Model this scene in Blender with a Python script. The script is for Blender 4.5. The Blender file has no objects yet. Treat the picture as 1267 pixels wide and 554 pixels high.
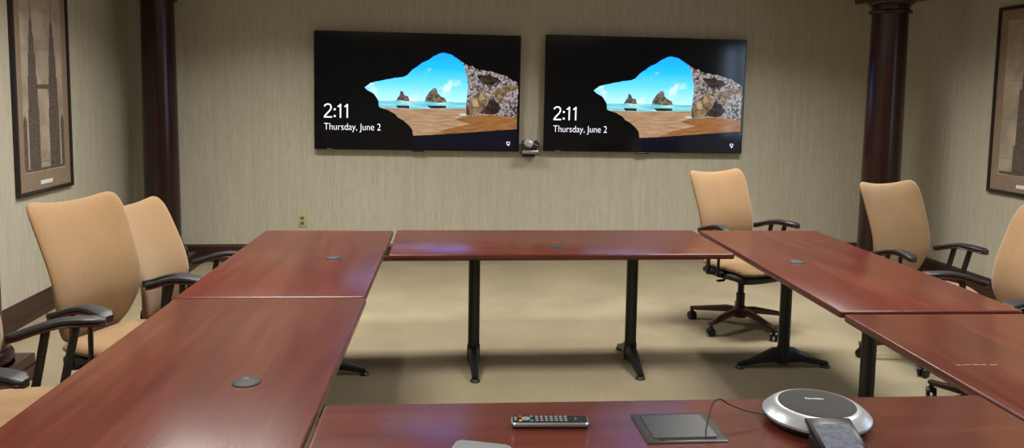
import bpy, bmesh, math, random
from mathutils import Vector, Matrix
random.seed(7)
S = bpy.context.scene
COL = S.collection
PI = math.pi
R = math.radians

# ------------------------------------------------------------------ materials
def lin(c):
    return tuple(((v/255)/12.92 if v/255 <= .04045 else (((v/255)+.055)/1.055)**2.4) for v in c)+(1,)

def mat(name, rgb, rough=.5, metal=0, spec=.5, coat=0, emit=None, estr=0):
    m = bpy.data.materials.new(name); m.use_nodes = True
    b = m.node_tree.nodes['Principled BSDF']
    b.inputs['Base Color'].default_value = lin(rgb)
    b.inputs['Roughness'].default_value = rough
    b.inputs['Metallic'].default_value = metal
    b.inputs['Specular IOR Level'].default_value = spec
    b.inputs['Coat Weight'].default_value = coat
    if emit:
        b.inputs['Emission Color'].default_value = lin(emit)
        b.inputs['Emission Strength'].default_value = estr
    return m

def noise_mat(name, stops, scale=(1, 1, 1), nscale=5, detail=4, rough=.5, bump=0, bscale=None, coords='Object',
              spec=.5, emit=0, rot=(0, 0, 0), rough_n=.6, dist=0, bdist=.002):
    """colour ramp over a stretched noise; optional bump"""
    m = mat(name, (128, 128, 128), rough, 0, spec)
    nt = m.node_tree; N = nt.nodes; L = nt.links; b = N['Principled BSDF']
    tc = N.new('ShaderNodeTexCoord'); mp = N.new('ShaderNodeMapping')
    mp.inputs['Scale'].default_value = scale; mp.inputs['Rotation'].default_value = rot
    L.new(tc.outputs[coords], mp.inputs['Vector'])
    n = N.new('ShaderNodeTexNoise'); n.inputs['Scale'].default_value = nscale; n.inputs['Detail'].default_value = detail
    n.inputs['Roughness'].default_value = rough_n; n.inputs['Distortion'].default_value = dist
    L.new(mp.outputs[0], n.inputs['Vector'])
    cr = N.new('ShaderNodeValToRGB'); L.new(n.outputs['Fac'], cr.inputs['Fac'])
    el = cr.color_ramp.elements
    while len(el) < len(stops): el.new(.5)
    for e, (p, c) in zip(el, stops): e.position = p; e.color = lin(c)
    L.new(cr.outputs['Color'], b.inputs['Base Color'])
    if emit:
        b.inputs['Base Color'].default_value = (0, 0, 0, 1)
        L.remove(b.inputs['Base Color'].links[0])
        L.new(cr.outputs['Color'], b.inputs['Emission Color']); b.inputs['Emission Strength'].default_value = emit
    if bump:
        n2 = N.new('ShaderNodeTexNoise'); n2.inputs['Scale'].default_value = bscale or nscale
        n2.inputs['Detail'].default_value = 3
        if bscale: L.new(tc.outputs[coords], n2.inputs['Vector'])
        else: L.new(mp.outputs[0], n2.inputs['Vector'])
        bp = N.new('ShaderNodeBump'); bp.inputs['Strength'].default_value = bump; bp.inputs['Distance'].default_value = bdist
        L.new(n2.outputs['Fac'], bp.inputs['Height']); L.new(bp.outputs[0], b.inputs['Normal'])
    return m

def wood_top(name, along):
    """mahogany laminate: long fine grain streaks on a broad figure"""
    m = mat(name, (110, 50, 40), .24, 0, .45)
    nt = m.node_tree; N = nt.nodes; L = nt.links; b = N['Principled BSDF']
    tc = N.new('ShaderNodeTexCoord')
    def stream(sx, sy, ns, det, stops, dist=0):
        mp = N.new('ShaderNodeMapping')
        mp.inputs['Scale'].default_value = (sx, sy, 1) if along == 'X' else (sy, sx, 1)
        L.new(tc.outputs['Object'], mp.inputs['Vector'])
        n = N.new('ShaderNodeTexNoise'); n.inputs['Scale'].default_value = ns; n.inputs['Detail'].default_value = det
        n.inputs['Distortion'].default_value = dist
        L.new(mp.outputs[0], n.inputs['Vector'])
        cr = N.new('ShaderNodeValToRGB'); L.new(n.outputs['Fac'], cr.inputs['Fac'])
        el = cr.color_ramp.elements
        while len(el) < len(stops): el.new(.5)
        for e, (p, c) in zip(el, stops): e.position = p; e.color = lin(c)
        return cr
    a = stream(.8, 9, 2.2, 6, [(.25, (82, 37, 27)), (.5, (93, 43, 32)), (.75, (104, 51, 38))], .3)
    f = stream(3, 90, 1.6, 3, [(.36, (186, 170, 168)), (.64, (255, 255, 255))], .4)
    mx = N.new('ShaderNodeMix'); mx.data_type = 'RGBA'; mx.blend_type = 'MULTIPLY'; mx.inputs['Factor'].default_value = .4
    L.new(a.outputs['Color'], mx.inputs[6]); L.new(f.outputs['Color'], mx.inputs[7])
    L.new(mx.outputs[2], b.inputs['Base Color'])
    return m

M = {}
M['top_x'] = wood_top('mahogany_laminate_along_x', 'X')
M['top_y'] = wood_top('mahogany_laminate_along_y', 'Y')
M['edge'] = noise_mat('mahogany_table_edge', [(.3, (66, 28, 20)), (.7, (92, 42, 30))], (1, 1, 12), 6, 4, .3)
M['black_metal'] = mat('black_powder_coat', (17, 17, 18), .42)
M['black_plastic'] = mat('black_plastic', (20, 20, 21), .45)
M['pad'] = noise_mat('arm_pad_rubber', [(.3, (24, 24, 26)), (.7, (36, 36, 38))], (1, 1, 1), 60, 3, .46)
M['mahogany'] = noise_mat('dark_mahogany', [(.3, (44, 16, 14)), (.7, (70, 27, 22))], (1, 1, .12), 9, 5, .3)
M['column'] = noise_mat('column_mahogany', [(.3, (25, 9, 8)), (.55, (35, 12, 10)), (.8, (46, 17, 13))], (8, 8, .5), 2.5, 5, .24, spec=.5)
M['baseboard'] = noise_mat('baseboard_mahogany', [(.3, (48, 27, 22)), (.7, (64, 38, 31))], (1, 1, 8), 4, 5, .38)
M['chrome'] = mat('chrome', (190, 190, 190), .2, 1)
M['silver'] = mat('silver_plastic', (176, 178, 180), .3, .75)
M['white_plastic'] = mat('white_plastic', (225, 225, 222), .4)
M['almond'] = mat('almond_plastic', (178, 168, 122), .45)
M['socket'] = mat('socket_brown', (104, 94, 62), .5)
M['caster'] = mat('caster_black', (14, 14, 15), .4)

def fabric():
    m = mat('tan_woven_fabric', (196, 150, 100), .85, 0, .2)
    nt = m.node_tree; N = nt.nodes; L = nt.links; b = N['Principled BSDF']
    b.inputs['Sheen Weight'].default_value = .25
    tc = N.new('ShaderNodeTexCoord'); mp = N.new('ShaderNodeMapping'); mp.inputs['Scale'].default_value = (260, 260, 330)
    L.new(tc.outputs['Object'], mp.inputs['Vector'])
    w = N.new('ShaderNodeTexVoronoi'); w.inputs['Scale'].default_value = 1; L.new(mp.outputs[0], w.inputs['Vector'])
    cr = N.new('ShaderNodeValToRGB'); L.new(w.outputs['Distance'], cr.inputs['Fac'])
    e = cr.color_ramp.elements
    e[0].position = .1; e[0].color = lin((156, 124, 86)); e[1].position = .8; e[1].color = lin((136, 106, 71))
    n = N.new('ShaderNodeTexNoise'); n.inputs['Scale'].default_value = 5; n.inputs['Detail'].default_value = 3
    L.new(tc.outputs['Object'], n.inputs['Vector'])
    mx = N.new('ShaderNodeMix'); mx.data_type = 'RGBA'; mx.blend_type = 'MULTIPLY'; mx.inputs['Factor'].default_value = .2
    L.new(cr.outputs['Color'], mx.inputs[6]); L.new(n.outputs['Fac'], mx.inputs[7])
    L.new(mx.outputs[2], b.inputs['Base Color'])
    bp = N.new('ShaderNodeBump'); bp.inputs['Strength'].default_value = .3; bp.inputs['Distance'].default_value = .002
    L.new(w.outputs['Distance'], bp.inputs['Height']); L.new(bp.outputs[0], b.inputs['Normal'])
    return m
M['fabric'] = fabric()

def wallpaper():
    m = mat('strie_wallpaper', (170, 162, 138), .8, 0, .2)
    nt = m.node_tree; N = nt.nodes; L = nt.links; b = N['Principled BSDF']
    tc = N.new('ShaderNodeTexCoord')
    def st(sc, ns, det, stops):
        mp = N.new('ShaderNodeMapping'); mp.inputs['Scale'].default_value = sc
        L.new(tc.outputs['Object'], mp.inputs['Vector'])
        n = N.new('ShaderNodeTexNoise'); n.inputs['Scale'].default_value = ns; n.inputs['Detail'].default_value = det
        L.new(mp.outputs[0], n.inputs['Vector'])
        cr = N.new('ShaderNodeValToRGB'); L.new(n.outputs['Fac'], cr.inputs['Fac'])
        el = cr.color_ramp.elements
        for e, (p, c) in zip(el, stops): e.position = p; e.color = lin(c)
        return cr
    a = st((14, 14, .9), 2.2, 5, [(.3, (178, 173, 155)), (.7, (189, 184, 167))])
    f = st((90, 90, 7), 1.2, 3, [(.36, (234, 231, 224)), (.62, (255, 255, 255))])
    mx = N.new('ShaderNodeMix'); mx.data_type = 'RGBA'; mx.blend_type = 'MULTIPLY'; mx.inputs['Factor'].default_value = .55
    L.new(a.outputs['Color'], mx.inputs[6]); L.new(f.outputs['Color'], mx.inputs[7])
    L.new(mx.outputs[2], b.inputs['Base Color'])
    return m
M['wall'] = wallpaper()

def carpet():
    m = mat('beige_carpet', (170, 152, 118), .95, 0, .1)
    nt = m.node_tree; N = nt.nodes; L = nt.links; b = N['Principled BSDF']
    tc = N.new('ShaderNodeTexCoord')
    n1 = N.new('ShaderNodeTexNoise'); n1.inputs['Scale'].default_value = 2.2; n1.inputs['Detail'].default_value = 6
    n2 = N.new('ShaderNodeTexNoise'); n2.inputs['Scale'].default_value = 140; n2.inputs['Detail'].default_value = 3
    for n in (n1, n2): L.new(tc.outputs['Object'], n.inputs['Vector'])
    c1 = N.new('ShaderNodeValToRGB'); c2 = N.new('ShaderNodeValToRGB')
    L.new(n1.outputs['Fac'], c1.inputs['Fac']); L.new(n2.outputs['Fac'], c2.inputs['Fac'])
    e = c1.color_ramp.elements; e[0].position = .3; e[0].color = lin((150, 139, 114)); e[1].position = .7; e[1].color = lin((165, 153, 127))
    e = c2.color_ramp.elements; e[0].position = .3; e[0].color = lin((190, 186, 180)); e[1].position = .65; e[1].color = (1, 1, 1, 1)
    mx = N.new('ShaderNodeMix'); mx.data_type = 'RGBA'; mx.blend_type = 'MULTIPLY'; mx.inputs['Factor'].default_value = .7
    L.new(c1.outputs['Color'], mx.inputs[6]); L.new(c2.outputs['Color'], mx.inputs[7])
    L.new(mx.outputs[2], b.inputs['Base Color'])
    bp = N.new('ShaderNodeBump'); bp.inputs['Strength'].default_value = .5; bp.inputs['Distance'].default_value = .006
    L.new(n2.outputs['Fac'], bp.inputs['Height']); L.new(bp.outputs[0], b.inputs['Normal'])
    return m
M['carpet'] = carpet()
M['ceiling'] = noise_mat('ceiling_tile', [(.3, (196, 192, 182)), (.7, (212, 208, 198))], (1, 1, 1), 60, 3, .9)

# ------------------------------------------------------------------ mesh helpers
def obj(name, bm, m, parent=None, smooth=False, loc=None, mods=()):
    me = bpy.data.meshes.new(name)
    bmesh.ops.recalc_face_normals(bm, faces=bm.faces)
    bm.to_mesh(me); bm.free()
    for x in (m if isinstance(m, (list, tuple)) else [m]): me.materials.append(x)
    if smooth:
        for p in me.polygons: p.use_smooth = True
    o = bpy.data.objects.new(name, me); COL.objects.link(o)
    if parent: o.parent = parent
    if loc: o.location = loc
    for k in mods:
        if k[0] == 'sub':
            s = o.modifiers.new('subdivision', 'SUBSURF'); s.levels = k[1]; s.render_levels = k[1]
    return o

def auto(o, ang=35):
    """smooth shading with sharp edges above an angle"""
    me = o.data
    bm = bmesh.new(); bm.from_mesh(me)
    for f in bm.faces: f.smooth = True
    for e in bm.edges:
        if len(e.link_faces) == 2 and e.calc_face_angle(0) > R(ang): e.smooth = False
    bm.to_mesh(me); bm.free()
    return o

def box(bm, c, s, rot=None, bev=0, mi=0):
    r = bmesh.ops.create_cube(bm, size=1)
    vs = r['verts']
    Mx = Matrix.Translation(Vector(c)) @ (rot.to_4x4() if rot else Matrix.Identity(4)) @ Matrix.Diagonal((*s, 1))
    bmesh.ops.transform(bm, matrix=Mx, verts=vs)
    fs = {f for v in vs for f in v.link_faces}
    for f in fs: f.material_index = mi
    if bev:
        es = list({e for v in vs for e in v.link_edges})
        bmesh.ops.bevel(bm, geom=es, offset=bev, segments=2, affect='EDGES', profile=.5, material=mi)

def rings(bm, secs, cap=True, closed=True, mi=0):
    rs = [[bm.verts.new(p) for p in s] for s in secs]
    n = len(rs[0])
    for a, b in zip(rs, rs[1:]):
        for i in range(n if closed else n-1):
            j = (i+1) % n
            f = bm.faces.new((a[i], a[j], b[j], b[i])); f.material_index = mi
    if cap:
        f = bm.faces.new(rs[0][::-1]); f.material_index = mi
        f = bm.faces.new(rs[-1]); f.material_index = mi
    return rs

def lathe(bm, prof, c=(0, 0, 0), n=40, cap=True, axis='Z', mi=0):
    secs = []
    for r, z in prof:
        ring = []
        for i in range(n):
            a = 2*PI*i/n
            p = (r*math.cos(a), r*math.sin(a), z)
            if axis == 'X': p = (p[2], p[0], p[1])
            if axis == 'Y': p = (p[1], p[2], p[0])
            ring.append((p[0]+c[0], p[1]+c[1], p[2]+c[2]))
        secs.append(ring)
    rings(bm, secs, cap, mi=mi)

def tube(bm, path, r, n=10, mi=0, flat=1.0):
    P = [Vector(p) for p in path]
    secs = []
    rr = r if isinstance(r, (list, tuple)) else [r]*len(P)
    ref = Vector((0, 0, 1))
    for i, p in enumerate(P):
        t = (P[min(i+1, len(P)-1)]-P[max(i-1, 0)]).normalized()
        u = t.cross(ref)
        if u.length < 1e-3: u = t.cross(Vector((0, 1, 0)))
        u.normalize(); v = t.cross(u).normalized()
        secs.append([p+u*math.cos(2*PI*k/n)*rr[i]+v*math.sin(2*PI*k/n)*rr[i]*flat for k in range(n)])
    rings(bm, secs, mi=mi)

def beam(bm, path, w, h, mi=0):
    """rectangular section swept along a path; w = sideways, h = upright"""
    P = [Vector(p) for p in path]; secs = []
    for i, p in enumerate(P):
        t = (P[min(i+1, len(P)-1)]-P[max(i-1, 0)]).normalized()
        u = t.cross(Vector((0, 0, 1)))
        if u.length < .2: u = Vector((1, 0, 0))
        u.normalize(); v = u.cross(t).normalized()
        ww = w[i] if isinstance(w, (list, tuple)) else w; hh = h[i] if isinstance(h, (list, tuple)) else h
        q = .22
        pts = [(-.5, -.5+q), (-.5+q, -.5), (.5-q, -.5), (.5, -.5+q), (.5, .5-q), (.5-q, .5), (-.5+q, .5), (-.5, .5-q)]
        secs.append([p+u*a*ww+v*b*hh for a, b in pts])
    rings(bm, secs, mi=mi)

def spline(pts, n=8):
    P = [Vector(p) for p in pts]; out = []
    for i in range(len(P)-1):
        a = P[max(i-1, 0)]; b = P[i]; c = P[i+1]; d = P[min(i+2, len(P)-1)]
        for k in range(n):
            t = k/n
            out.append(.5*((2*b)+(c-a)*t+(2*a-5*b+4*c-d)*t*t+(3*b-a-3*c+d)*t**3))
    out.append(P[-1]); return out

def rrect(x0, y0, x1, y1, r, n=5):
    pts = []
    for cx, cy, a0 in ((x1-r, y1-r, 0), (x0+r, y1-r, 90), (x0+r, y0+r, 180), (x1-r, y0+r, 270)):
        for k in range(n+1):
            a = R(a0+90*k/n); pts.append((cx+r*math.cos(a), cy+r*math.sin(a)))
    return pts

def tag(o, label, cat, group=None, kind=None):
    o['label'] = label; o['category'] = cat
    if group: o['group'] = group
    if kind: o['kind'] = kind
    return o

def thing(name, label, cat, loc=(0, 0, 0), rz=0, group=None):
    o = bpy.data.objects.new(name, None); COL.objects.link(o)
    o.location = loc; o.rotation_euler = (0, 0, rz); o.empty_display_size = .1
    return tag(o, label, cat, group)

def struct(name, bm, m, label=None, cat='room'):
    o = obj(name, bm, m); o['kind'] = 'structure'
    if label: o['label'] = label
    o['category'] = cat
    return o

# ------------------------------------------------------------------ room
XL, XR, YB, YF, H = -2.78, 4.50, 7.483, -2.6, 2.78
T = .12
bm = bmesh.new(); box(bm, ((XL+XR)/2, (YB+YF)/2, -.05), (XR-XL+2*T, YB-YF+2*T, .1)); struct('floor', bm, M['carpet'], 'beige cut pile carpet over the whole room', 'floor')
bm = bmesh.new(); box(bm, ((XL+XR)/2, (YB+YF)/2, H+.05), (XR-XL+2*T, YB-YF+2*T, .1)); struct('ceiling', bm, M['ceiling'], 'off white ceiling', 'ceiling')
bm = bmesh.new(); box(bm, ((XL+XR)/2, YB+T/2, H/2), (XR-XL+2*T, T, H)); struct('wall_back', bm, M['wall'], 'beige streaked wallpaper wall behind the two screens', 'wall')
bm = bmesh.new(); box(bm, ((XL+XR)/2, YF-T/2, H/2), (XR-XL+2*T, T, H)); struct('wall_front', bm, M['wall'], 'wallpapered wall behind the viewer', 'wall')
bm = bmesh.new(); box(bm, (XL-T/2, (YB+YF)/2, H/2), (T, YB-YF, H)); struct('wall_left', bm, M['wall'], 'beige streaked wallpaper wall on the left', 'wall')
# right wall with one window opening
WY0, WY1, WZ0, WZ1 = 2.4, 3.9, .95, 2.42
bm = bmesh.new()
for y0, y1, z0, z1 in ((YF, WY0, 0, H), (WY1, YB, 0, H), (WY0, WY1, 0, WZ0), (WY0, WY1, WZ1, H)):
    box(bm, (XR+T/2, (y0+y1)/2, (z0+z1)/2), (T, y1-y0, z1-z0))
struct('wall_right', bm, M['wall'], 'beige streaked wallpaper wall on the right', 'wall')
bm = bmesh.new()
for c, s in (((XR+.04, (WY0+WY1)/2, WZ0+.03), (.1, WY1-WY0, .06)), ((XR+.04, (WY0+WY1)/2, WZ1-.03), (.1, WY1-WY0, .06)),
             ((XR+.04, WY0+.03, (WZ0+WZ1)/2), (.1, .06, WZ1-WZ0-.12)), ((XR+.04, WY1-.03, (WZ0+WZ1)/2), (.1, .06, WZ1-WZ0-.12)),
             ((XR+.04, (WY0+WY1)/2, (WZ0+WZ1)/2), (.06, .05, WZ1-WZ0-.12))):
    box(bm, c, s)
wf = struct('window_1', bm, M['mahogany'], 'window in the right wall', 'window')
gm = bpy.data.materials.new('window_glass'); gm.use_nodes = True
nt = gm.node_tree; nt.nodes.clear()
out = nt.nodes.new('ShaderNodeOutputMaterial'); mx = nt.nodes.new('ShaderNodeMixShader')
tr = nt.nodes.new('ShaderNodeBsdfTransparent'); gl = nt.nodes.new('ShaderNodeBsdfGlossy'); gl.inputs['Roughness'].default_value = .02
mx.inputs[0].default_value = .08
nt.links.new(tr.outputs[0], mx.inputs[1]); nt.links.new(gl.outputs[0], mx.inputs[2]); nt.links.new(mx.outputs[0], out.inputs[0])
bm = bmesh.new(); box(bm, (XR+.05, (WY0+WY1)/2, (WZ0+WZ1)/2), (.006, WY1-WY0-.12, WZ1-WZ0-.12)); obj('pane', bm, gm, wf)

def baseboard(name, x0, y0, x1, y1, nx, ny):
    """profiled skirting from (x0,y0) to (x1,y1); (nx,ny) points into the room"""
    prof = [(0, 0), (.030, 0), (.030, .045), (.024, .052), (.018, .056), (.018, .142), (.012, .155), (.006, .162), (0, .162)]
    bm = bmesh.new()
    rings(bm, [[(x+nx*a, y+ny*a, z) for a, z in prof] for x, y in ((x0, y0), (x1, y1))])
    struct(name, bm, M['baseboard'], None, 'baseboard')
baseboard('baseboard_back', XL+.03, YB, XR-.03, YB, 0, -1)
baseboard('baseboard_left', XL, YF+.03, XL, YB, 1, 0)
baseboard('baseboard_right', XR, YF+.03, XR, YB, -1, 0)
baseboard('baseboard_front', XL+.03, YF, XR-.03, YF, 0, 1)

def column(x, y, label, dz=0, r=.15, rz=0):
    t = thing('column', label, 'column', (x, y, 0), rz, 'mahogany columns')
    z1 = 2.34+dz
    bm = bmesh.new()
    w = r+.085
    box(bm, (0, 0, .035), (2*w, 2*w, .07), bev=.004); box(bm, (0, 0, .1), (2*w-.03, 2*w-.03, .06), bev=.006)
    obj('plinth', bm, M['baseboard'], t)
    bm = bmesh.new()
    pr = [(r+.05, .13)]
    for k in range(9):
        a = -PI/2+PI*k/8; pr.append((r+.018+.034*math.cos(a), .172+.042*math.sin(a)))
    pr += [(r+.022, .218), (r+.022, .228), (r+.016, .232), (r+.010, .25), (r+.008, .27)]
    lathe(bm, pr, n=48); auto(obj('base_moulding', bm, M['column'], t))
    bm = bmesh.new()
    pr = [(r+.006, .262)]
    for k in range(17):
        f = k/16; pr.append((r*(1-.09*f**1.6), .28+(z1-.28)*f))
    lathe(bm, pr, n=64); auto(obj('shaft', bm, M['column'], t))
    bm = bmesh.new()
    q = r*.91
    pr = [(q, z1-.002), (q+.022, z1), (q+.028, z1+.012), (q+.022, z1+.026), (q+.004, z1+.03), (q+.004, z1+.055), (q+.015, z1+.058), (q+.015, z1+.066),
          (q+.025, z1+.07), (q+.042, z1+.085), (q+.046, z1+.095)]
    lathe(bm, pr, n=64)
    box(bm, (0, 0, z1+.125), (2*q+.13, 2*q+.13, .06), bev=.004)
    box(bm, (0, 0, (z1+.155+H)/2), (2*q+.05, 2*q+.05, H-z1-.155))
    auto(obj('capital', bm, M['column'], t))
    return t
column(-2.385, 7.08, 'dark mahogany round column in the back left corner beside the left screen', 0, .147)
column(3.745, 6.32, 'dark mahogany round column standing behind the right hand chairs', -.03, .155)
column(-2.435, 4.27, 'mahogany column cut off by the left edge, its stepped plinth showing behind the armrests', 0, .15)

# ------------------------------------------------------------------ ceiling lights
def troffer(x, y, e, spread=142):
    t = thing('ceiling_light', 'recessed fluorescent ceiling light out of the frame above the tables', 'ceiling light', (x, y, H), 0, 'recessed ceiling lights')
    bm = bmesh.new()
    for c, s in (((0, .3, -.01), (1.24, .03, .02)), ((0, -.3, -.01), (1.24, .03, .02)), ((.605, 0, -.01), (.03, .57, .02)), ((-.605, 0, -.01), (.03, .57, .02))): box(bm, c, s)
    obj('trim', bm, M['white_plastic'], t)
    bm = bmesh.new(); box(bm, (0, 0, -.004), (1.18, .57, .006)); obj('diffuser', bm, mat('lit_diffuser', (240, 236, 225), .5, emit=(255, 240, 215), estr=1.5), t)
    l = bpy.data.lights.new('lamp', 'AREA'); l.shape = 'RECTANGLE'; l.size = 1.1; l.size_y = .5; l.energy = e; l.spread = R(spread)
    l.color = (1, .97, .925)
    lo = bpy.data.objects.new('lamp', l); COL.objects.link(lo); lo.parent = t; lo.location = (0, 0, -.012)
for x in (-1.0, 2.3):
    for y, e in ((.6, 45), (3.3, 47), (5.35, 60)):
        troffer(x, y, e)

# ------------------------------------------------------------------ tables
def table_leg(t, x, y, ang):
    """column with an arched two-armed foot; ang = direction of the foot arms"""
    def W(p):
        c, s = math.cos(ang), math.sin(ang); return (x+p[0]*c-p[1]*s, y+p[0]*s+p[1]*c, p[2])
    bm = bmesh.new()
    lathe(bm, [(.032, .035), (.034, .05), (.034, .69), (.034, .70)], (x, y, 0), 24)
    lg = auto(obj('leg', bm, M['black_metal'], t))
    bm = bmesh.new()
    for s in (1, -1):
        pth = [(s*.0, 0, .075), (s*.06, 0, .078), (s*.13, 0, .058), (s*.21, 0, .036), (s*.27, 0, .024)]
        beam(bm, [W(p) for p in pth], [.062, .058, .05, .042, .036], [.10, .085, .05, .032, .022])
    lathe(bm, [(.038, .03), (.038, .13)], (x, y, 0), 20)
    auto(obj('foot', bm, M['black_metal'], lg))
    for s in (1, -1):
        bm = bmesh.new()
        c = W((s*.262, 0, 0)); lathe(bm, [(.026, 0), (.028, .006), (.02, .018)], c, 16)
        obj('glide', bm, M['black_plastic'], lg)
    bm = bmesh.new(); p0 = W((-.27, 0, .7)); p1 = W((.27, 0, .7))
    beam(bm, [p0, p1], .05, .02); auto(obj('mounting_plate', bm, M['black_metal'], lg))

def grommet(t, x, y, rz=0):
    bm = bmesh.new()
    lathe(bm, [(.041, .7385), (.041, .7425), (.037, .745), (.012, .746)], (x, y, 0), 32)
    g = auto(obj('grommet', bm, mat('grommet_grey', (48, 50, 50), .6, 0, .3), t))
    bm = bmesh.new()
    box(bm, (x+.016*math.cos(rz), y+.016*math.sin(rz), .7462), (.028, .018, .0012), Matrix.Rotation(rz, 3, 'Z'), bev=.0004)
    obj('cable_slot', bm, M['black_plastic'], g)

def table(name_label, cx0, cy0, yaw, lx, ly, along, legs, grommets, TH=.030):
    """corner (cx0,cy0) is the back left corner; the top runs lx right, ly towards the camera"""
    t = thing('conference_table', name_label, 'table', (cx0, cy0, 0), yaw, 'mahogany tables set in a ring')
    bm = bmesh.new()
    r = .006
    def ring(i, z): return [(x, y, z) for x, y in rrect(i, -ly+i, lx-i, -i, .012)]
    secs = [ring(.006, .74-TH), ring(.001, .74-TH+.005), ring(0, .74-TH+.012), ring(0, .74-.007), ring(.0012, .74-.003), ring(.004, .74-.0006)]
    rs = rings(bm, secs, cap=False, mi=1)
    f = bm.faces.new(rs[0][::-1]); f.material_index = 1
    top = [bm.verts.new(p) for p in ring(.0055, .74)]
    n = len(top)
    for i in range(n):
        j = (i+1) % n; f = bm.faces.new((rs[-1][i], rs[-1][j], top[j], top[i])); f.material_index = 1
    f = bm.faces.new(top); f.material_index = 0
    auto(obj('tabletop', bm, [M['top_x' if along == 'X' else 'top_y'], M['edge']], t), 50)
    for lx_, ly_ in legs: table_leg(t, lx_, ly_, 0 if along == 'Y' else PI/2)
    for g in grommets: grommet(t, *g)
    return t
def inv(cx, cy, yaw, x, y):
    dx, dy = x-cx, y-cy; c, s = math.cos(yaw), math.sin(yaw); return (dx*c+dy*s, -dx*s+dy*c)

W_ = .782
LF = (-1.048, 4.912, -.019); LN = (-1.072, 3.290, -.022); CT = (-.247, 4.923, -.009); RF = (1.690, 4.903, -.029); RN = (1.627, 2.950, -.030); NT = (-.305, 2.133, -.017)
table('mahogany table left of the ring, far one in front of the wall outlet', *LF, W_, 1.605, 'Y', [(W_/2, -.5), (W_/2, -1.15)], [(*inv(*LF, -.53, 4.094), 2.5)])
table('mahogany table left of the ring, near one with the grey cable cap', *LN, W_, 1.83, 'Y', [(W_/2, -.45), (W_/2, -1.38)], [(*inv(*LN, -.555, 2.314), 1.9)])
table('mahogany table across the back of the ring under the two screens', *CT, 1.894, .762, 'X', [(.472, -.40), (1.41, -.40)], [(*inv(*CT, .685, 4.368), 0)])
table('mahogany table right of the ring, far one below the tan chair by the wall', *RF, W_, 1.911, 'Y', [(.385, -.50), (.385, -1.45)], [(*inv(*RF, 1.893, 3.93), .6)])
trn = table('mahogany table right of the ring, near one with the white scratch', *RN, W_, 1.83, 'Y', [(W_/2, -.45), (W_/2, -1.38)], [])
table('mahogany table nearest the viewer carrying the remote and speakerphone', *NT, 1.894, .782, 'X', [(.45, -.40), (1.45, -.40)], [])
sm = mat('pale_scratch', (196, 160, 146), .6)
SCR = inv(*RN, 1.69, 2.352)

# ------------------------------------------------------------------ chairs
def sstep(a, b, x):
    t = max(0, min(1, (x-a)/(b-a))); return t*t*(3-2*t)

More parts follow.
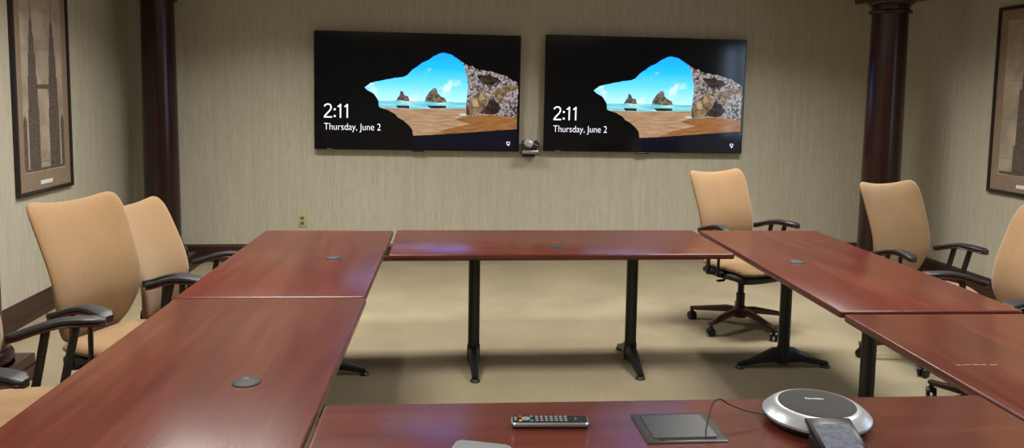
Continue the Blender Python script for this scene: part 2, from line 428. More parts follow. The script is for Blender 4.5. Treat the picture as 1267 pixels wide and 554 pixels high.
def chair(x, y, a, label, dz=0, base_rot=0, toes=(10, 10), lean=0, adz=0):
    """office chair; local front is -Y; a in degrees"""
    t = thing('office_chair', label, 'chair', (x, y, 0), R(a), 'tan office chairs around the tables')
    F = M['fabric']
    # base: five legs with casters
    bm = bmesh.new()
    lathe(bm, [(.05, .075), (.052, .09), (.05, .14), (.032, .15)], n=24)
    auto(obj('hub', bm, M['mahogany'], t))
    for k in range(5):
        an = R(base_rot-a)+2*PI*k/5
        c, s = math.cos(an), math.sin(an)
        bm = bmesh.new()
        pts = [(.03, .115), (.10, .118), (.2, .104), (.30, .088), (.352, .084)]
        beam(bm, [(r*c, r*s, z) for r, z in pts], [.05, .05, .046, .042, .036], [.05, .046, .036, .028, .022])
        lg = auto(obj('leg', bm, M['mahogany'], t))
        bm = bmesh.new()
        cx, cy = .342*c, .342*s
        for q in (-1, 1):
            ca = an+.9
            ox, oy = math.cos(ca)*.016*q, math.sin(ca)*.016*q
            # wheel: axis horizontal along (cos ca, sin ca)
            sec = []
            for rr, w in ((.018, -.009), (.027, -.008), (.0285, 0), (.027, .008), (.018, .009)):
                ring = []
                for i in range(18):
                    b = 2*PI*i/18
                    u, v = rr*math.cos(b), rr*math.sin(b)
                    ring.append((cx+ox+math.cos(ca)*w-math.sin(ca)*u, cy+oy+math.sin(ca)*w+math.cos(ca)*u, .0285+v))
                sec.append(ring)
            rings(bm, sec)
        lathe(bm, [(.012, .03), (.012, .08)], (cx, cy, 0), 12)
        box(bm, (cx, cy, .05), (.03, .03, .022), Matrix.Rotation(an+.9, 3, 'Z'), bev=.005)
        auto(obj('caster', bm, M['caster'], lg))
    sz = .455+dz
    bm = bmesh.new()
    lathe(bm, [(.03, .12), (.03, .24+dz*.5), (.022, .245+dz*.5), (.022, .375+dz), (.03, .378+dz)], n=20)
    auto(obj('gas_column', bm, M['black_metal'], t))
    bm = bmesh.new()
    box(bm, (0, .02, .378+dz), (.19, .28, .06), bev=.016)
    box(bm, (0, .14, .37+dz), (.11, .16, .04), bev=.01)
    tube(bm, [(0, -.12, .37+dz), (0, -.19, .372+dz)], .028, 14)
    mech = auto(obj('tilt_mechanism', bm, M['black_plastic'], t))
    for sx in (-1, 1):
        bm = bmesh.new()
        tube(bm, [(sx*.06, -.02, .375+dz), (sx*.16, -.03, .37+dz), (sx*.20, -.03, .362+dz)], .006, 8)
        box(bm, (sx*.225, -.03, .358+dz), (.06, .028, .012), bev=.004)
        auto(obj('lever', bm, M['black_plastic'], mech))
    bm = bmesh.new(); tube(bm, [(.0, .20, .352+dz), (.0, .25, .345+dz)], [.03, .026], 14); auto(obj('tension_knob', bm, M['black_plastic'], mech))
    # seat cushion
    def cushion(z0, z1, hw, y0, y1, droop, inset):
        bm = bmesh.new(); n = 14
        def pt(u, v, top):
            x_ = u*hw*(1-.06*sstep(.3, 1, v)); y_ = y0+(y1-y0)*v
            e = 1-max(abs(u), abs(2*v-1))**6
            z = z1-droop*(1-sstep(0, .28, v))+.012*u*u*1.0 if top else z0+.02*(abs(u)**3)-droop*.4*(1-sstep(0, .28, v))
            return (x_, y_, z)
        # boundary following superellipse
        def sq(u, v):
            k = 1-.13*(u*u*(2*v-1)**2)
            return u*k, .5+(v-.5)*k
        G = [[], []]
        for s_ in (0, 1):
            for i in range(n+1):
                row = []
                for j in range(n+1):
                    u, v = sq(-1+2*i/n, j/n)
                    x_, y_, z = pt(u, v, s_ == 1)
                    bd = i in (0, n) or j in (0, n)
                    if bd: z = z0+(z1-z0)*(.3 if s_ == 0 else .68)-droop*(1-sstep(0, .28, v))*.7
                    elif i in (1, n-1) or j in (1, n-1): z = z+(-.006 if s_ else .006)
                    row.append(bm.verts.new((x_, y_, z)))
                G[s_].append(row)
        for s_ in (0, 1):
            for i in range(n):
                for j in range(n):
                    bm.faces.new((G[s_][i][j], G[s_][i+1][j], G[s_][i+1][j+1], G[s_][i][j+1]))
        loop = [(i, 0) for i in range(n)]+[(n, j) for j in range(n)]+[(i, n) for i in range(n, 0, -1)]+[(0, j) for j in range(n, 0, -1)]
        for k in range(len(loop)):
            a_, b_ = loop[k], loop[(k+1) % len(loop)]
            bm.faces.new((G[0][a_[0]][a_[1]], G[0][b_[0]][b_[1]], G[1][b_[0]][b_[1]], G[1][a_[0]][a_[1]]))
        return bm
    bm = cushion(sz-.038, sz+.025, .245, -.27, .21, .03, .02)
    obj('seat', bm, F, t, True, mods=[('sub', 1)])
    bm = cushion(sz-.095, sz-.022, .240, -.255, .205, .022, .02)
    obj('seat_pan', bm, M['black_plastic'], t, True)
    # backrest panel
    Hb = .625
    zb = sz-.01
    def prof(v): return .235-.075*math.sin(min(1, v/.62)*PI*.5)**1.0*(1 if v < .62 else 1)+(.0 if v < .3 else .165*((v-.3)/.7)**1.35)+lean*v
    def hw(v): return .180+.060*sstep(-.05, .38, v)+.026*v
    bm = bmesh.new(); nu, nv = 14, 18
    th = .042
    def P(i, j, back):
        u = -1+2*i/nu; v = j/nv
        k = 1-.10*(u**4)*((2*v-1)**8)
        uu = u*k
        xx = uu*hw(v)
        zz = zb+Hb*(.5+(v-.5)*(1-.03*(u**6)*0))
        zz += (.036*u*u-.009+.012*math.cos(PI*u*1.5)*0)*sstep(.55, 1, v)     # raised corners, dip in the middle
        if abs(u) > .99: zz += (-.022*sstep(.9, 1, v)+.03*(1-sstep(0, .12, v)))
        elif abs(u) > .8: zz += (-.004*sstep(.9, 1, v)+.012*(1-sstep(0, .12, v)))
        yy = prof(v)-.030*u*u
        ed = max(abs(u), 0)
        edge = 1 if (i in (0, nu) or j in (0, nv)) else 0
        near = 1 if (i in (1, nu-1) or j in (1, nv-1)) else 0
        half = th/2*(.45 if edge else (.85 if near else 1))
        return (xx, yy+(half if back else -half), zz)
    G = [[[bm.verts.new(P(i, j, b)) for j in range(nv+1)] for i in range(nu+1)] for b in (0, 1)]
    for b in (0, 1):
        for i in range(nu):
            for j in range(nv): bm.faces.new((G[b][i][j], G[b][i+1][j], G[b][i+1][j+1], G[b][i][j+1]))
    loop = [(i, 0) for i in range(nu)]+[(nu, j) for j in range(nv)]+[(i, nv) for i in range(nu, 0, -1)]+[(0, j) for j in range(nv, 0, -1)]
    for k in range(len(loop)):
        a_, b_ = loop[k], loop[(k+1) % len(loop)]
        bm.faces.new((G[0][a_[0]][a_[1]], G[0][b_[0]][b_[1]], G[1][b_[0]][b_[1]], G[1][a_[0]][a_[1]]))
    obj('backrest', bm, F, t, True, mods=[('sub', 1)])
    # back support bar
    bm = bmesh.new()
    beam(bm, spline([(0, .17, .375+dz), (0, .27, .38+dz), (0, .30, .45+dz), (0, .262, .60+dz)], 5), .07, .018)
    auto(obj('back_support', bm, M['black_plastic'], t))
    # arms
    az = .672+dz+adz
    for s, toe in ((-1, toes[0]), (1, toes[1])):
        tr_ = R(toe)*s
        def AW(p):   # local arm coords: p = (side, along(+back), z) turned about the arm post
            c, q = math.cos(tr_), math.sin(tr_)
            return (s*.298+p[0]*c-p[1]*q, -.03+p[0]*q+p[1]*c, p[2])
        def padmesh(zo0, zo1, grow):
            bm = bmesh.new(); secs = []
            N_ = 16
            for k in range(N_+1):
                f = k/N_                          # 0 = front, 1 = rear
                yy = -.16+.34*f
                w = (.038-.015*f**1.3)*(1 if .04 < f < .97 else .55)+grow
                zc = az+.014*math.sin(PI*min(1, f*1.15))-.075*max(0, f-.4)**1.4
                xo = -s*.022*math.sin(PI*f)
                h0, h1 = zo0, zo1
                if f < .04: h1 = zo1*.55
                sec = []
                for q in range(12):
                    b = 2*PI*q/12
                    cx_ = math.copysign(abs(math.cos(b))**.6, math.cos(b)); sz_ = math.copysign(abs(math.sin(b))**.6, math.sin(b))
                    sec.append(AW((xo+w*cx_, yy, zc+(h0+h1)/2+(h1-h0)/2*sz_)))
                secs.append(sec)
            rings(bm, secs); return bm
        pd = auto(obj('armrest', padmesh(-.004, .018, 0), M['pad'], t), 50)
        auto(obj('wood_trim', padmesh(-.018, -.003, -.003), M['mahogany'], pd), 50)
        bm = bmesh.new()
        for yy in (-.055, .045):
            top = AW((0, yy, az-.012)); 
            bot = (s*.262, -.03+yy+.045, sz-.055)
            beam(bm, [top, ((top[0]+bot[0])/2, (top[1]+bot[1])/2, (top[2]+bot[2])/2), bot], .020, .030)
        for yy in (-.055, .045):
            beam(bm, [(s*.262, -.03+yy+.045, sz-.06), (s*.20, -.03+yy+.045, sz-.072), (s*.10, -.03+yy+.045, sz-.072)], .034, .014)
        auto(obj('arm_post', bm, M['black_metal'], pd))
    return t

chair(-1.37, 3.60, 68, 'tan office chair on the left, the larger backrest below the framed print', .025, 20, (4, 8), 0, -.022)
chair(-1.31, 4.38, 80, 'tan office chair on the left, half hidden behind the larger backrest', -.095, 50, (10, 14), .05, .055)
chair(2.120, 5.225, 24, 'tan office chair at the back with its whole star base showing', 0, 144, (8, 14), .0, .045)
chair(2.975, 4.50, 19, 'tan office chair right of the ring in front of the column', 0, 171, (8, 4), 0, .015)
chair(2.74, 3.56, -92, 'tan office chair cut off by the right edge, beside the right tables', 0, 30)
chair(-1.462, 2.81, 92, 'tan office chair at the lower left, only its armrests and seat showing', 0, 0, (8, 16), 0, .015)

# ------------------------------------------------------------------ televisions
def text_mesh(name, s, size, m, parent, loc, align='LEFT', off=0.0, ext=.0004, rot=(PI/2, 0, 0), sx=1.0):
    cu = bpy.data.curves.new(name, 'FONT'); cu.body = s; cu.size = size; cu.align_x = align; cu.offset = off; cu.extrude = ext
    o = bpy.data.objects.new(name, cu); COL.objects.link(o)
    dg = bpy.context.evaluated_depsgraph_get()
    me = bpy.data.meshes.new_from_object(o.evaluated_get(dg)); COL.objects.unlink(o); bpy.data.objects.remove(o)
    me.materials.clear(); me.materials.append(m)
    n = bpy.data.objects.new(name, me); COL.objects.link(n)
    n.parent = parent; n.location = loc; n.rotation_euler = rot; n.scale = (sx, 1, 1)
    return n

E1 = 1.0
M['bezel'] = mat('tv_bezel_black', (10, 10, 11), .25)
M['tv_black'] = mat('tv_glass_black', (6, 7, 9), .10, 0, .5, emit=(5, 6, 9), estr=.6)
M['tv_navy'] = mat('screen_navy', (6, 7, 12), .10, 0, .5, emit=(7, 9, 24), estr=1)
def sky_mat():
    m = mat('screen_sky', (5, 5, 6), .10, 0, .5)
    nt = m.node_tree; N = nt.nodes; L = nt.links; b = N['Principled BSDF']
    tc = N.new('ShaderNodeTexCoord'); sp = N.new('ShaderNodeSeparateXYZ'); L.new(tc.outputs['Object'], sp.inputs[0])
    mr = N.new('ShaderNodeMapRange'); mr.inputs['From Min'].default_value = -.10; mr.inputs['From Max'].default_value = .40
    L.new(sp.outputs['Z'], mr.inputs['Value'])
    cr = N.new('ShaderNodeValToRGB'); L.new(mr.outputs[0], cr.inputs['Fac'])
    e = cr.color_ramp.elements; e[0].position = 0; e[0].color = lin((96, 124, 150)); e[1].position = 1; e[1].color = lin((8, 80, 210))
    x = e.new(.35); x.color = lin((50, 112, 170)); x = e.new(.65); x.color = lin((10, 96, 212))
    n = N.new('ShaderNodeTexNoise'); n.inputs['Scale'].default_value = 6; n.inputs['Detail'].default_value = 6
    L.new(tc.outputs['Object'], n.inputs['Vector'])
    c2 = N.new('ShaderNodeValToRGB'); L.new(n.outputs['Fac'], c2.inputs['Fac'])
    c2.color_ramp.elements[0].position = .57; c2.color_ramp.elements[0].color = (0, 0, 0, 1); c2.color_ramp.elements[1].position = .68; c2.color_ramp.elements[1].color = (.85, .85, .85, 1)
    mx = N.new('ShaderNodeMix'); mx.data_type = 'RGBA'; L.new(c2.outputs['Color'], mx.inputs['Factor']); L.new(cr.outputs['Color'], mx.inputs[6]); mx.inputs[7].default_value = lin((112, 122, 132))
    L.new(mx.outputs[2], b.inputs['Emission Color']); b.inputs['Emission Strength'].default_value = 5.0
    return m
M['s_sky'] = sky_mat()
def scr(name, stops, sc, ns, e=1, dist=0):
    return noise_mat(name, stops, sc, ns, 8, .10, emit=e, dist=dist, rough_n=.7)
M['s_sea'] = scr('screen_sea', [(.35, (70, 190, 214)), (.5, (120, 214, 226)), (.62, (216, 244, 246))], (2, 2, 30), 3)
M['s_sand'] = scr('screen_sand', [(.3, (140, 108, 84)), (.5, (176, 140, 108)), (.7, (206, 172, 142))], (2, 2, 20), 3)
M['s_wet'] = scr('screen_wet_sand', [(.3, (104, 66, 34)), (.5, (150, 100, 56)), (.7, (178, 128, 78))], (2, 2, 16), 4)
M['s_rock'] = scr('screen_rock', [(.38, (26, 24, 28)), (.48, (96, 86, 84)), (.56, (186, 176, 172)), (.68, (104, 96, 110))], (1, 1, 1), 26, dist=1.2)
M['s_rock2'] = scr('screen_rock_dark', [(.4, (18, 15, 16)), (.6, (70, 54, 46))], (1, 1, 1), 14)
M['s_rock3'] = scr('screen_rock_tan', [(.35, (52, 42, 36)), (.5, (122, 98, 72)), (.65, (184, 160, 126))], (1, 1, 1), 12, dist=1)
M['s_stack'] = scr('screen_sea_stack', [(.4, (48, 44, 40)), (.6, (140, 128, 104))], (1, 1, 1), 22)
M['s_text'] = mat('screen_text_white', (200, 200, 210), .3, emit=(236, 236, 255), estr=1.1)

def television(x0, x1, z0, z1, label, tilt=0):
    yb = YB-.03
    yf = 7.402
    w, h = x1-x0, z1-z0
    t = thing('television', label, 'television', ((x0+x1)/2, yf, (z0+z1)/2), 0, 'wall mounted televisions')
    t.rotation_euler = (0, tilt, 0)
    D = yb-yf
    bm = bmesh.new()
    # cabinet: thin rounded body with a chamfered back
    secs = []
    for i, y in ((.004, .0), (0, .004), (0, .022), (.03, .04), (.10, D)):
        secs.append([(x, y, z) for x, z in rrect(-w/2+i, -h/2+i, w/2-i, h/2-i, .012)])
    rings(bm, secs); auto(obj('cabinet', bm, M['bezel'], t))
    bm = bmesh.new(); box(bm, (0, D+.014, 0), (.5, .03, .4)); obj('wall_mount', bm, M['black_metal'], t)
    # screen: one mesh, picture laid on the black panel
    mats = [M['tv_black'], M['tv_navy'], M['s_sky'], M['s_sea'], M['s_sand'], M['s_wet'], M['s_rock'], M['s_rock2'], M['s_rock3'], M['s_stack']]
    bz = .010
    def uv(px, py, lay):
        return (-w/2+bz+(px-50)/750*(w-2*bz), -.0006-.0003*lay, h/2-bz-(py-58)/427*(h-2*bz))
    bm = bmesh.new()
    def poly(pts, mi, lay, jag=0):
        q = []
        n = len(pts)
        rnd = random.Random(int(pts[0][0]*7+pts[0][1]*13+mi))
        for i in range(n):
            a, b = pts[i], pts[(i+1) % n]
            q.append(a)
            if jag:
                L_ = math.hypot(b[0]-a[0], b[1]-a[1]); k = int(L_/9)
                for j in range(1, k):
                    f = j/k
                    q.append((a[0]+(b[0]-a[0])*f+rnd.uniform(-jag, jag), a[1]+(b[1]-a[1])*f+rnd.uniform(-jag, jag)))
        q = [(min(800, max(50, p[0])), min(485, max(58, p[1]))) for p in q]
        vs = [bm.verts.new(uv(*p, lay)) for p in q]
        f = bm.faces.new(vs); f.material_index = mi
        bmesh.ops.triangulate(bm, faces=[f])
    poly([(50, 58), (800, 58), (800, 485), (50, 485)], 0, 0)
    poly([(229, 258), (250, 241), (300, 229), (340, 220), (368, 217), (385, 209), (402, 190), (420, 178), (440, 162), (462, 152), (480, 138), (500, 128), (515, 124), (545, 130), (575, 150), (610, 180), (640, 300), (640, 312), (282, 312), (276, 300), (262, 280), (240, 268)], 2, 1, .8)
    poly([(279, 305), (640, 305), (640, 336), (300, 336), (281, 328)], 3, 2)
    poly([(283, 331), (400, 334), (640, 328), (794, 340), (794, 372), (600, 392), (500, 428), (408, 434), (404, 412), (392, 396), (372, 378), (350, 366), (338, 352), (316, 340), (296, 334)], 4, 3, .8)
    poly([(600, 355), (700, 352), (794, 356), (794, 403), (700, 411), (500, 428), (470, 431), (540, 405), (620, 385), (560, 372)], 5, 4, .8)
    poly([(405, 434), (500, 428), (700, 411), (794, 403), (794, 483), (406, 483)], 1, 4)
    poly([(575, 143), (600, 165), (640, 180), (700, 190), (760, 212), (794, 232), (794, 360), (740, 353), (690, 348), (630, 358), (604, 352), (603, 318), (614, 285), (612, 240), (604, 195), (590, 165)], 6, 5, 4)
    poly([(604, 352), (604, 325), (625, 285), (655, 262), (690, 285), (668, 330), (640, 356)], 8, 6, 1.5)
    poly([(652, 344), (672, 322), (694, 292), (715, 300), (735, 325), (720, 345), (690, 350)], 7, 6, 2)
    poly([(680, 262), (720, 250), (765, 240), (794, 238), (794, 252), (750, 268), (742, 300), (722, 296), (705, 275)], 8, 6, 2)
    poly([(640, 205), (690, 200), (735, 225), (700, 240), (665, 235)], 7, 6, 4)
    poly([(343, 306), (352, 290), (357, 282), (360, 267), (368, 270), (376, 285), (388, 287), (392, 298), (394, 306)], 9, 6, 2.6)
    poly([(450, 306), (458, 282), (468, 268), (480, 256), (490, 254), (498, 276), (510, 286), (524, 292), (530, 306)], 9, 6, 3.2)
    poly([(343, 322), (392, 322), (392, 332), (350, 331)], 7, 6); poly([(458, 320), (528, 320), (528, 329), (470, 331)], 7, 6)
    poly([(576, 350), (602, 348), (604, 356), (588, 357)], 3, 6)
    sc = obj('screen', bm, mats, t)
    for f in sc.data.polygons:
        if f.normal.y > 0: f.flip()
    g = lambda px, py: uv(px, py, 4)
    # the clock digits drawn as thin strokes
    a = g(82, 371); bm = bmesh.new(); ch = .124; sw = .0062
    def stroke(pts):
        P_ = [Vector((a[0]+p[0]*ch, a[1], a[2]+p[1]*ch)) for p in pts]; L_, R_ = [], []
        for i_, p in enumerate(P_):
            d = (P_[min(i_+1, len(P_)-1)]-P_[max(i_-1, 0)]).normalized(); n_ = Vector((-d.z, 0, d.x))*sw
            L_.append(p+n_); R_.append(p-n_)
        for k in range(len(P_)-1):
            bm.faces.new([bm.verts.new(q_) for q_ in (L_[k], R_[k], R_[k+1], L_[k+1])])
    two = [(.03, .82), (.08, .92), (.18, .985), (.30, 1.0), (.42, .97), (.50, .88), (.52, .76), (.48, .62), (.38, .48), (.24, .33), (.10, .17), (.03, .05)]
    stroke(two); stroke([(-.01, .045), (.58, .045)])
    for z_ in (.12, .62): stroke([(.76, z_-.065), (.76, z_+.065)]); stroke([(.80, z_-.065), (.80, z_+.065)])
    for x_ in (1.20, 1.70): stroke([(x_, 0), (x_, 1.02)]); stroke([(x_+.03, .99), (x_-.06, .90), (x_-.20, .82)])
    bmesh.ops.recalc_face_normals(bm, faces=bm.faces)
    obj('clock_text', bm, M['s_text'], sc)
    a = g(81, 416); text_mesh('date_text', 'Thursday, June 2', .092, M['s_text'], sc, (a[0], a[1], a[2]), off=-.0012, sx=.84)
    # network icon
    bm = bmesh.new(); c = g(763, 457)
    for X0, Z0, X1, Z1 in ((-.016, -.010, .016, -.006), (-.016, .010, .016, .014), (-.016, -.008, -.012, .012), (.012, -.002, .016, .012)):
        box(bm, (c[0]+(X0+X1)/2, c[1], c[2]+(Z0+Z1)/2), (X1-X0, .0004, Z1-Z0))
    box(bm, (c[0]+.002, c[1], c[2]-.018), (.014, .0004, .010))
    obj('network_icon', bm, M['s_text'], sc)
    # foot logo tab and maker's mark
    bm = bmesh.new(); box(bm, (0, .002, -h/2-.006), (.11, .01, .012), bev=.002); obj('sensor_tab', bm, M['bezel'], t)
    bm = bmesh.new(); box(bm, (-w/2+.14, .0, -h/2+.006), (.05, .002, .005)); obj('maker_mark', bm, M['silver'], t)
    return t
television(-1.128, .773, 1.060, 2.146, 'large flat television on the back wall, left of the small camera', R(.25))
television(1.005, 2.952, 1.060, 2.156, 'large flat television on the back wall, right of the small camera', R(.25))

# ------------------------------------------------------------------ conference camera on its shelf
t = thing('conference_camera', 'small silver pan and tilt camera on a shelf between the televisions', 'camera', (.872, 7.40, 1.042), 0)
bm = bmesh.new(); box(bm, (0, 0, .016), (.15, .14, .032), bev=.006); auto(obj('base', bm, M['silver'], t))
bm = bmesh.new(); box(bm, (0, 0, -.004), (.165, .16, .008), bev=.002); box(bm, (0, .076, -.012), (.12, .018, .05)); obj('bracket', bm, M['black_metal'], t)
bm = bmesh.new()
for s in (-1, 1): box(bm, (s*.062-.0, .0, .075), (.014, .06, .10), bev=.005)
box(bm, (0, 0, .036), (.14, .08, .012), bev=.004)
auto(obj('yoke', bm, M['black_plastic'], t))
bm = bmesh.new()
q = Matrix.Rotation(R(28), 3, 'Y')
lathe(bm, [(.022, -.056), (.036, -.048), (.045, -.024), (.046, .01), (.043, .028), (.038, .034)], n=28, axis='X')
bmesh.ops.transform(bm, matrix=Matrix.Translation((-.005, -.01, .098)) @ q.to_4x4(), verts=bm.verts)
hd = auto(obj('camera_head', bm, mat('camera_silver', (196, 196, 192), .3, .35), t))
bm = bmesh.new()
lathe(bm, [(.038, .032), (.047, .036), (.048, .080), (.040, .086)], n=28, axis='X')
bmesh.ops.transform(bm, matrix=Matrix.Translation((-.005, -.01, .098)) @ q.to_4x4(), verts=bm.verts)
auto(obj('lens', bm, M['black_plastic'], hd))

# ------------------------------------------------------------------ wall outlet
t = thing('wall_outlet', 'almond wall outlet low on the back wall above the far left table', 'outlet', (-1.258, YB, .385), 0)
bm = bmesh.new(); box(bm, (0, -.003, 0), (.08, .006, .125), bev=.002); pl = auto(obj('cover_plate', bm, M['almond'], t))
for z in (.024, -.024):
    bm = bmesh.new(); box(bm, (0, -.007, z), (.032, .003, .028), bev=.001); s_ = obj('socket', bm, M['socket'], pl)

# ------------------------------------------------------------------ framed prints
M['frame'] = mat('print_frame_dark', (40, 34, 32), .35)
M['mat_board'] = noise_mat('mat_board_brown', [(.3, (134, 115, 97)), (.7, (144, 125, 106))], (1, 1, 1), 20, 3, .6)
M['paper'] = noise_mat('print_paper', [(.3, (138, 126, 110)), (.5, (164, 151, 132)), (.7, (182, 168, 148))], (1, 1, 1), 5, 6, .6)
def ink():
    m = mat('print_ink', (80, 70, 62), .6)
    nt = m.node_tree; N = nt.nodes; L = nt.links; b = N['Principled BSDF']
    tc = N.new('ShaderNodeTexCoord'); mp = N.new('ShaderNodeMapping'); mp.inputs['Scale'].default_value = (1, 80, 60)
    L.new(tc.outputs['Object'], mp.inputs['Vector'])
    n = N.new('ShaderNodeTexVoronoi'); n.inputs['Scale'].default_value = 1.6; L.new(mp.outputs[0], n.inputs['Vector'])
    cr = N.new('ShaderNodeValToRGB'); L.new(n.outputs['Distance'], cr.inputs['Fac'])
    e = cr.color_ramp.elements; e[0].position = .1; e[0].color = lin((122, 108, 96)); e[1].position = .7; e[1].color = lin((74, 64, 58))
    L.new(cr.outputs['Color'], b.inputs['Base Color'])
    return m
M['ink'] = ink()
def framed(xw, nx, ya, yb, z0, z1, label, draw):
    """print on a side wall; nx = direction into the room"""
    yc, zc = (ya+yb)/2, (z0+z1)/2
    t = thing('framed_print', label, 'picture', (xw, yc, zc), 0, 'framed tower prints')
    w, h = abs(yb-ya), z1-z0
    bm = bmesh.new(); fw = .028
    for c, s in (((0, h/2-fw/2), (w, fw)), ((0, -h/2+fw/2), (w, fw))): box(bm, (nx*.014, c[0], c[1]), (.028, s[0], s[1]), bev=.004)
    for c in (w/2-fw/2, -w/2+fw/2): box(bm, (nx*.014, c, 0), (.028, fw, h-2*fw+.006), bev=.004)
    auto(obj('frame', bm, M['frame'], t))
    bm = bmesh.new(); box(bm, (nx*.008, 0, 0), (.014, w-fw, h-fw)); obj('mat_board', bm, M['mat_board'], t)
    bm = bmesh.new()
    box(bm, (nx*.0155, 0, .02), (.001, w-.22, h-.26), mi=0)
    def pg(pts, lay=1, mi=1):
        x = nx*(.0162+.0004*lay)
        vs = [bm.verts.new((x, p[0]*(w-.22)/2, .02+p[1]*(h-.26)/2)) for p in pts]
        f = bm.faces.new(vs); f.material_index = mi
    draw(pg)
    pr = obj('print', bm, [M['paper'], M['ink'], mat('ink_line', (92, 80, 70), .6)], t)
    bm = bmesh.new(); box(bm, (nx*.0165, 0, -h/2+.075), (.002, .17, .028), bev=.0006); obj('title_plate', bm, M['white_plastic'], t)
    return t
def twin(pg):
    for c, s in ((-.50, 1), (.50, -1)):
        sil = [(.26, -.96), (.26, -.30), (.23, -.28), (.22, .05), (.18, .08), (.17, .30), (.13, .33), (.12, .50), (.08, .53), (.06, .66), (.025, .70), (.006, .93)]
        pg([(c+a, b) for a, b in sil]+[(c-a, b) for a, b in sil[::-1]])
        pg([(c-s*.42-.08, -.96), (c-s*.42+.08, -.96), (c-s*.42+.08, -.42), (c-s*.42, -.36), (c-s*.42-.08, -.42)], 0)
    pg([(-.30, -.07), (.30, -.07), (.30, -.02), (-.30, -.02)], 2)
    for k in range(5):
        z = -.9+.42*k; pg([(-.97, z), (.97, z+.02), (.97, z+.024), (-.97, z+.004)], -.5, 2)
    pg([(-.98, -.985), (.98, -.985), (.98, -.955), (-.98, -.955)], 2)
def single(pg):
    sil = [(.50, -.96), (.50, -.62), (.44, -.60), (.42, .10), (.34, .12), (.32, .40), (.24, .42), (.20, .62), (.12, .65), (.08, .78), (.02, .82), (.006, .96)]
    pg(sil+[(-a, b) for a, b in sil[::-1]])
    for k in range(4):
        z = -.8+.5*k; pg([(-.97, z), (.97, z+.03), (.97, z+.034), (-.97, z+.004)], -.5, 2)
    pg([(-.96, -.985), (.96, -.985), (.96, -.945), (-.96, -.945)], 2)
framed(XL, 1, 5.463, 6.256, .857, 2.36, 'tall framed print of twin pointed towers on the left wall', twin)
framed(XR, -1, 5.20, 6.01, .868, 2.345, 'tall framed print of one stepped tower on the right wall', single)

# ------------------------------------------------------------------ things on the near table
TZ = .74
# remote control
t = thing('remote_control', 'slim silver edged black remote control on the nearest table', 'remote', (.297, 1.963, TZ), R(-3.4))
bm = bmesh.new()
secs = [[(x, y, z) for x, y in rrect(-.101+i, -.024+i, .101-i, .024-i, .010)] for i, z in ((.006, .001), (.001, .006), (0, .012), (.002, .0155))]
rings(bm, secs); auto(obj('body', bm, mat('remote_silver', (170, 168, 170), .3, .6), t))
bm = bmesh.new()
rings(bm, [[(x, y, z) for x, y in rrect(-.097, -.020, .097, .020, .008)] for z in (.0150, .0172)])
fc = auto(obj('face', bm, mat('remote_face', (26, 26, 28), .3), t))
bm = bmesh.new(); rings(bm, [[(x, y, z) for x, y in rrect(-.099, -.0225, .099, .0225, .010)] for z in (0, .004)]); obj('battery_cover', bm, M['black_plastic'], t)
btn = {'g': mat('button_grey', (120, 120, 122), .5), 'r': mat('button_red', (200, 60, 40), .5), 'y': mat('button_yellow', (210, 180, 50), .5),
       'b': mat('button_blue', (60, 130, 200), .5), 'n': mat('button_green', (50, 150, 110), .5)}
def button(x, y, sx, sy, m):
    bm = bmesh.new(); box(bm, (x, y, .0178), (sx, sy, .002), bev=.0006); obj('button', bm, btn[m], fc)
for x, y, m in ((-.077, .013, 'r'), (-.077, -.013, 'y'), (-.048, .013, 'n'), (-.048, -.013, 'b')): button(x, y, .008, .006, m)
for x, y in ((-.090, .006), (-.090, -.006)): button(x, y, .007, .007, 'g')
for k in range(7):
    for y in (-.012, 0, .012):
        button(-.034+.0125*k, y, .008, .0065, 'g')
bm = bmesh.new(); lathe(bm, [(.0115, .0165), (.0115, .0186), (.007, .0190), (.006, .0180)], (-.063, 0, 0), 20); auto(obj('direction_pad', bm, btn['g'], fc))
bm = bmesh.new(); box(bm, (.066, 0, .0174), (.0015, .018, .0006)); box(bm, (.069, .0, .0174), (.006, .0015, .0006)); obj('brand_mark', bm, btn['g'], fc)

# flip-up connection box
DX, DY = .628, 1.925
t = thing('table_connection_box', 'black cable access plate set flush in the nearest table', 'connection box', (DX, DY, TZ), R(0))
bm = bmesh.new()
rings(bm, [[(x, y, z) for x, y in rrect(-.104+i, -.089+i, .104-i, .089-i, .004)] for i, z in ((0, -.001), (0, .0022), (.0025, .0034))])
fr = auto(obj('rim', bm, mat('plate_grey_metal', (74, 76, 76), .35, .7), t))
bm = bmesh.new()
rings(bm, [[(x, y, z) for x, y in rrect(-.082, -.066, .082, .072, .003)] for z in (.0034, .0052)])
auto(obj('lid', bm, mat('plate_black', (34, 35, 36), .35, .2), t))
bm = bmesh.new(); box(bm, (.002, -.0725, .0037), (.15, .009, .0012)); obj('cable_slot', bm, mat('slot_black', (5, 5, 5), .8), t)

# speakerphone
PX, PY = 1.012, 1.945
t = thing('speakerphone', 'round silver conference speakerphone with a tilted screen on the nearest table', 'phone', (PX, PY, TZ), R(0))
bm = bmesh.new()
lathe(bm, [(.110, 0), (.128, .004), (.136, .014), (.1365, .019)], n=72); auto(obj('base', bm, M['black_plastic'], t))
bm = bmesh.new()
pr = [(.1365, .0185), (.138, .022), (.1375, .026)]
for k in range(1, 9):
    f = k/8; pr.append((.1375-.038*f, .026+.024*math.sin(f*PI/2)))
pr.append((.098, .0500)); 
lathe(bm, pr, n=96); auto(obj('silver_ring', bm, mat('phone_silver', (172, 178, 182), .32, .45), t))
bm = bmesh.new(); lathe(bm, [(.0985, .049), (.0985, .0512), (.09, .0530), (.05, .0555), (.005, .0562)], n=72)
grill = noise_mat('speaker_grille', [(.4, (36, 36, 36)), (.6, (72, 70, 68))], (1, 1, 1), 700, 2, .75, bump=.4, bdist=.001, spec=.25)
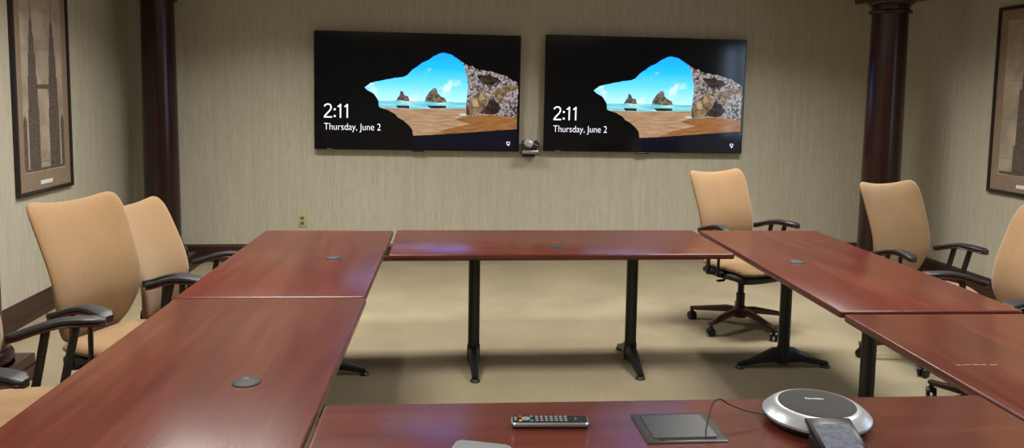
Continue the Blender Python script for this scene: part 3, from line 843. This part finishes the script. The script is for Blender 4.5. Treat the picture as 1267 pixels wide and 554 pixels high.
gr = auto(obj('speaker_grille', bm, grill, t))
text_mesh('brand_text', 'Revolabs', .0135, M['white_plastic'], gr, (.000, .012, .0565), 'CENTER', rot=(0, 0, R(-8)), ext=.0003)
# display wedge in front
rx = Matrix.Rotation(R(17), 3, 'X'); rzm = Matrix.Rotation(R(-4), 3, 'Z')
MX = Matrix.Translation((-.038, -.184, .035)) @ (rzm @ rx).to_4x4() @ Matrix.Scale(.93, 4)
bm = bmesh.new(); box(bm, (0, 0, 0), (.124, .150, .016), bev=.004); bmesh.ops.transform(bm, matrix=MX, verts=bm.verts)
dsp = auto(obj('display', bm, mat('display_black', (24, 24, 26), .25), t))
bm = bmesh.new(); box(bm, (-.046, -.165, .012), (.08, .07, .024), bev=.004); obj('display_stand', bm, M['black_plastic'], t)
bm = bmesh.new(); box(bm, (0, .002, .0083), (.098, .092, .001)); bmesh.ops.transform(bm, matrix=MX, verts=bm.verts)
lcd = noise_mat('lcd_lit', [(.35, (84, 88, 104)), (.65, (124, 128, 146))], (1, 1, 1), 60, 3, .5, emit=.6, spec=.2)
sc = obj('lcd_screen', bm, lcd, dsp)
bm = bmesh.new()
for j in range(2):
    for i in range(4): box(bm, (-.034+.022*i, .020-.036*j, .0090), (.012, .012, .0006))
bmesh.ops.transform(bm, matrix=MX, verts=bm.verts); obj('menu_icons', bm, mat('lcd_icon', (40, 42, 50), .5, 0, .2, emit=(116, 122, 144), estr=.45), sc)

# cable between plate and phone
pth = spline([(DX+.050, DY-.072, TZ+.004), (DX+.060, DY-.045, TZ+.022), (DX+.092, DY+.005, TZ+.060), (DX+.118, DY+.024, TZ+.066), (DX+.145, DY+.030, TZ+.050), (DX+.19, DY+.022, TZ+.034), (PX-.145, PY+.006, TZ+.021), (PX-.133, PY+.004, TZ+.019)], 10)
bm = bmesh.new(); tube(bm, pth, .0021, 10)
tag(obj('cable', bm, mat('cable_black', (22, 22, 23), .45), smooth=True), 'thin black cable looping from the access plate to the speakerphone', 'cable')

# silver device at the lower edge
t = thing('tablet_device', 'rounded silver device just entering the bottom edge of the photo', 'device', (.095, 1.772, TZ), R(-17))
bm = bmesh.new()
rings(bm, [[(x, y, z) for x, y in rrect(-.07+i, -.10+i, .07-i, .085-i, .016)] for i, z in ((.003, 0), (0, .003), (0, .008), (.003, .0105))]); auto(obj('body', bm, M['silver'], t))
bm = bmesh.new(); rings(bm, [[(x, y, z) for x, y in rrect(-.063, -.093, .063, .078, .012)] for z in (.0104, .0110)]); obj('face_panel', bm, mat('device_grey', (120, 122, 124), .35), t)

# scratch on the near right table
bm = bmesh.new()
for k in range(5):
    x = .012+.029*k+random.uniform(-.003, .003)
    box(bm, (x+SCR[0], SCR[1]+.002*math.sin(k), .7403), (.026 if k % 3 else .018, .0022, .0004))
obj('scratch', bm, sm, trn)

# ------------------------------------------------------------------ world, camera
wd = bpy.data.worlds.new('world'); S.world = wd; wd.use_nodes = True
wd.node_tree.nodes['Background'].inputs[0].default_value = (.55, .75, 1, 1)
wd.node_tree.nodes['Background'].inputs[1].default_value = 4.5

cam = bpy.data.cameras.new('camera'); co = bpy.data.objects.new('camera', cam); COL.objects.link(co)
f, pi_, ya, ro, hc, cy = 974.617, .0952738, .0953931, .0153959, 1.59708, 209.739
fw = Vector((math.sin(ya)*math.cos(pi_), math.cos(ya)*math.cos(pi_), -math.sin(pi_))); rt = Vector((math.cos(ya), -math.sin(ya), 0)); up = rt.cross(fw)
rt2 = rt*math.cos(ro)+up*math.sin(ro); up2 = up*math.cos(ro)-rt*math.sin(ro)
m3 = Matrix((rt2, up2, -fw)).transposed()
co.matrix_world = Matrix.Translation((0, 0, hc)) @ m3.to_4x4()
cam.sensor_width = 36; cam.lens = f/1267*36; cam.shift_y = (cy-277)/1267; cam.clip_start = .05
S.camera = co
S.view_settings.view_transform = 'Standard'; S.view_settings.look = 'None'; S.view_settings.gamma = 1; S.view_settings.use_curve_mapping = False
S.view_settings.exposure = 0.08
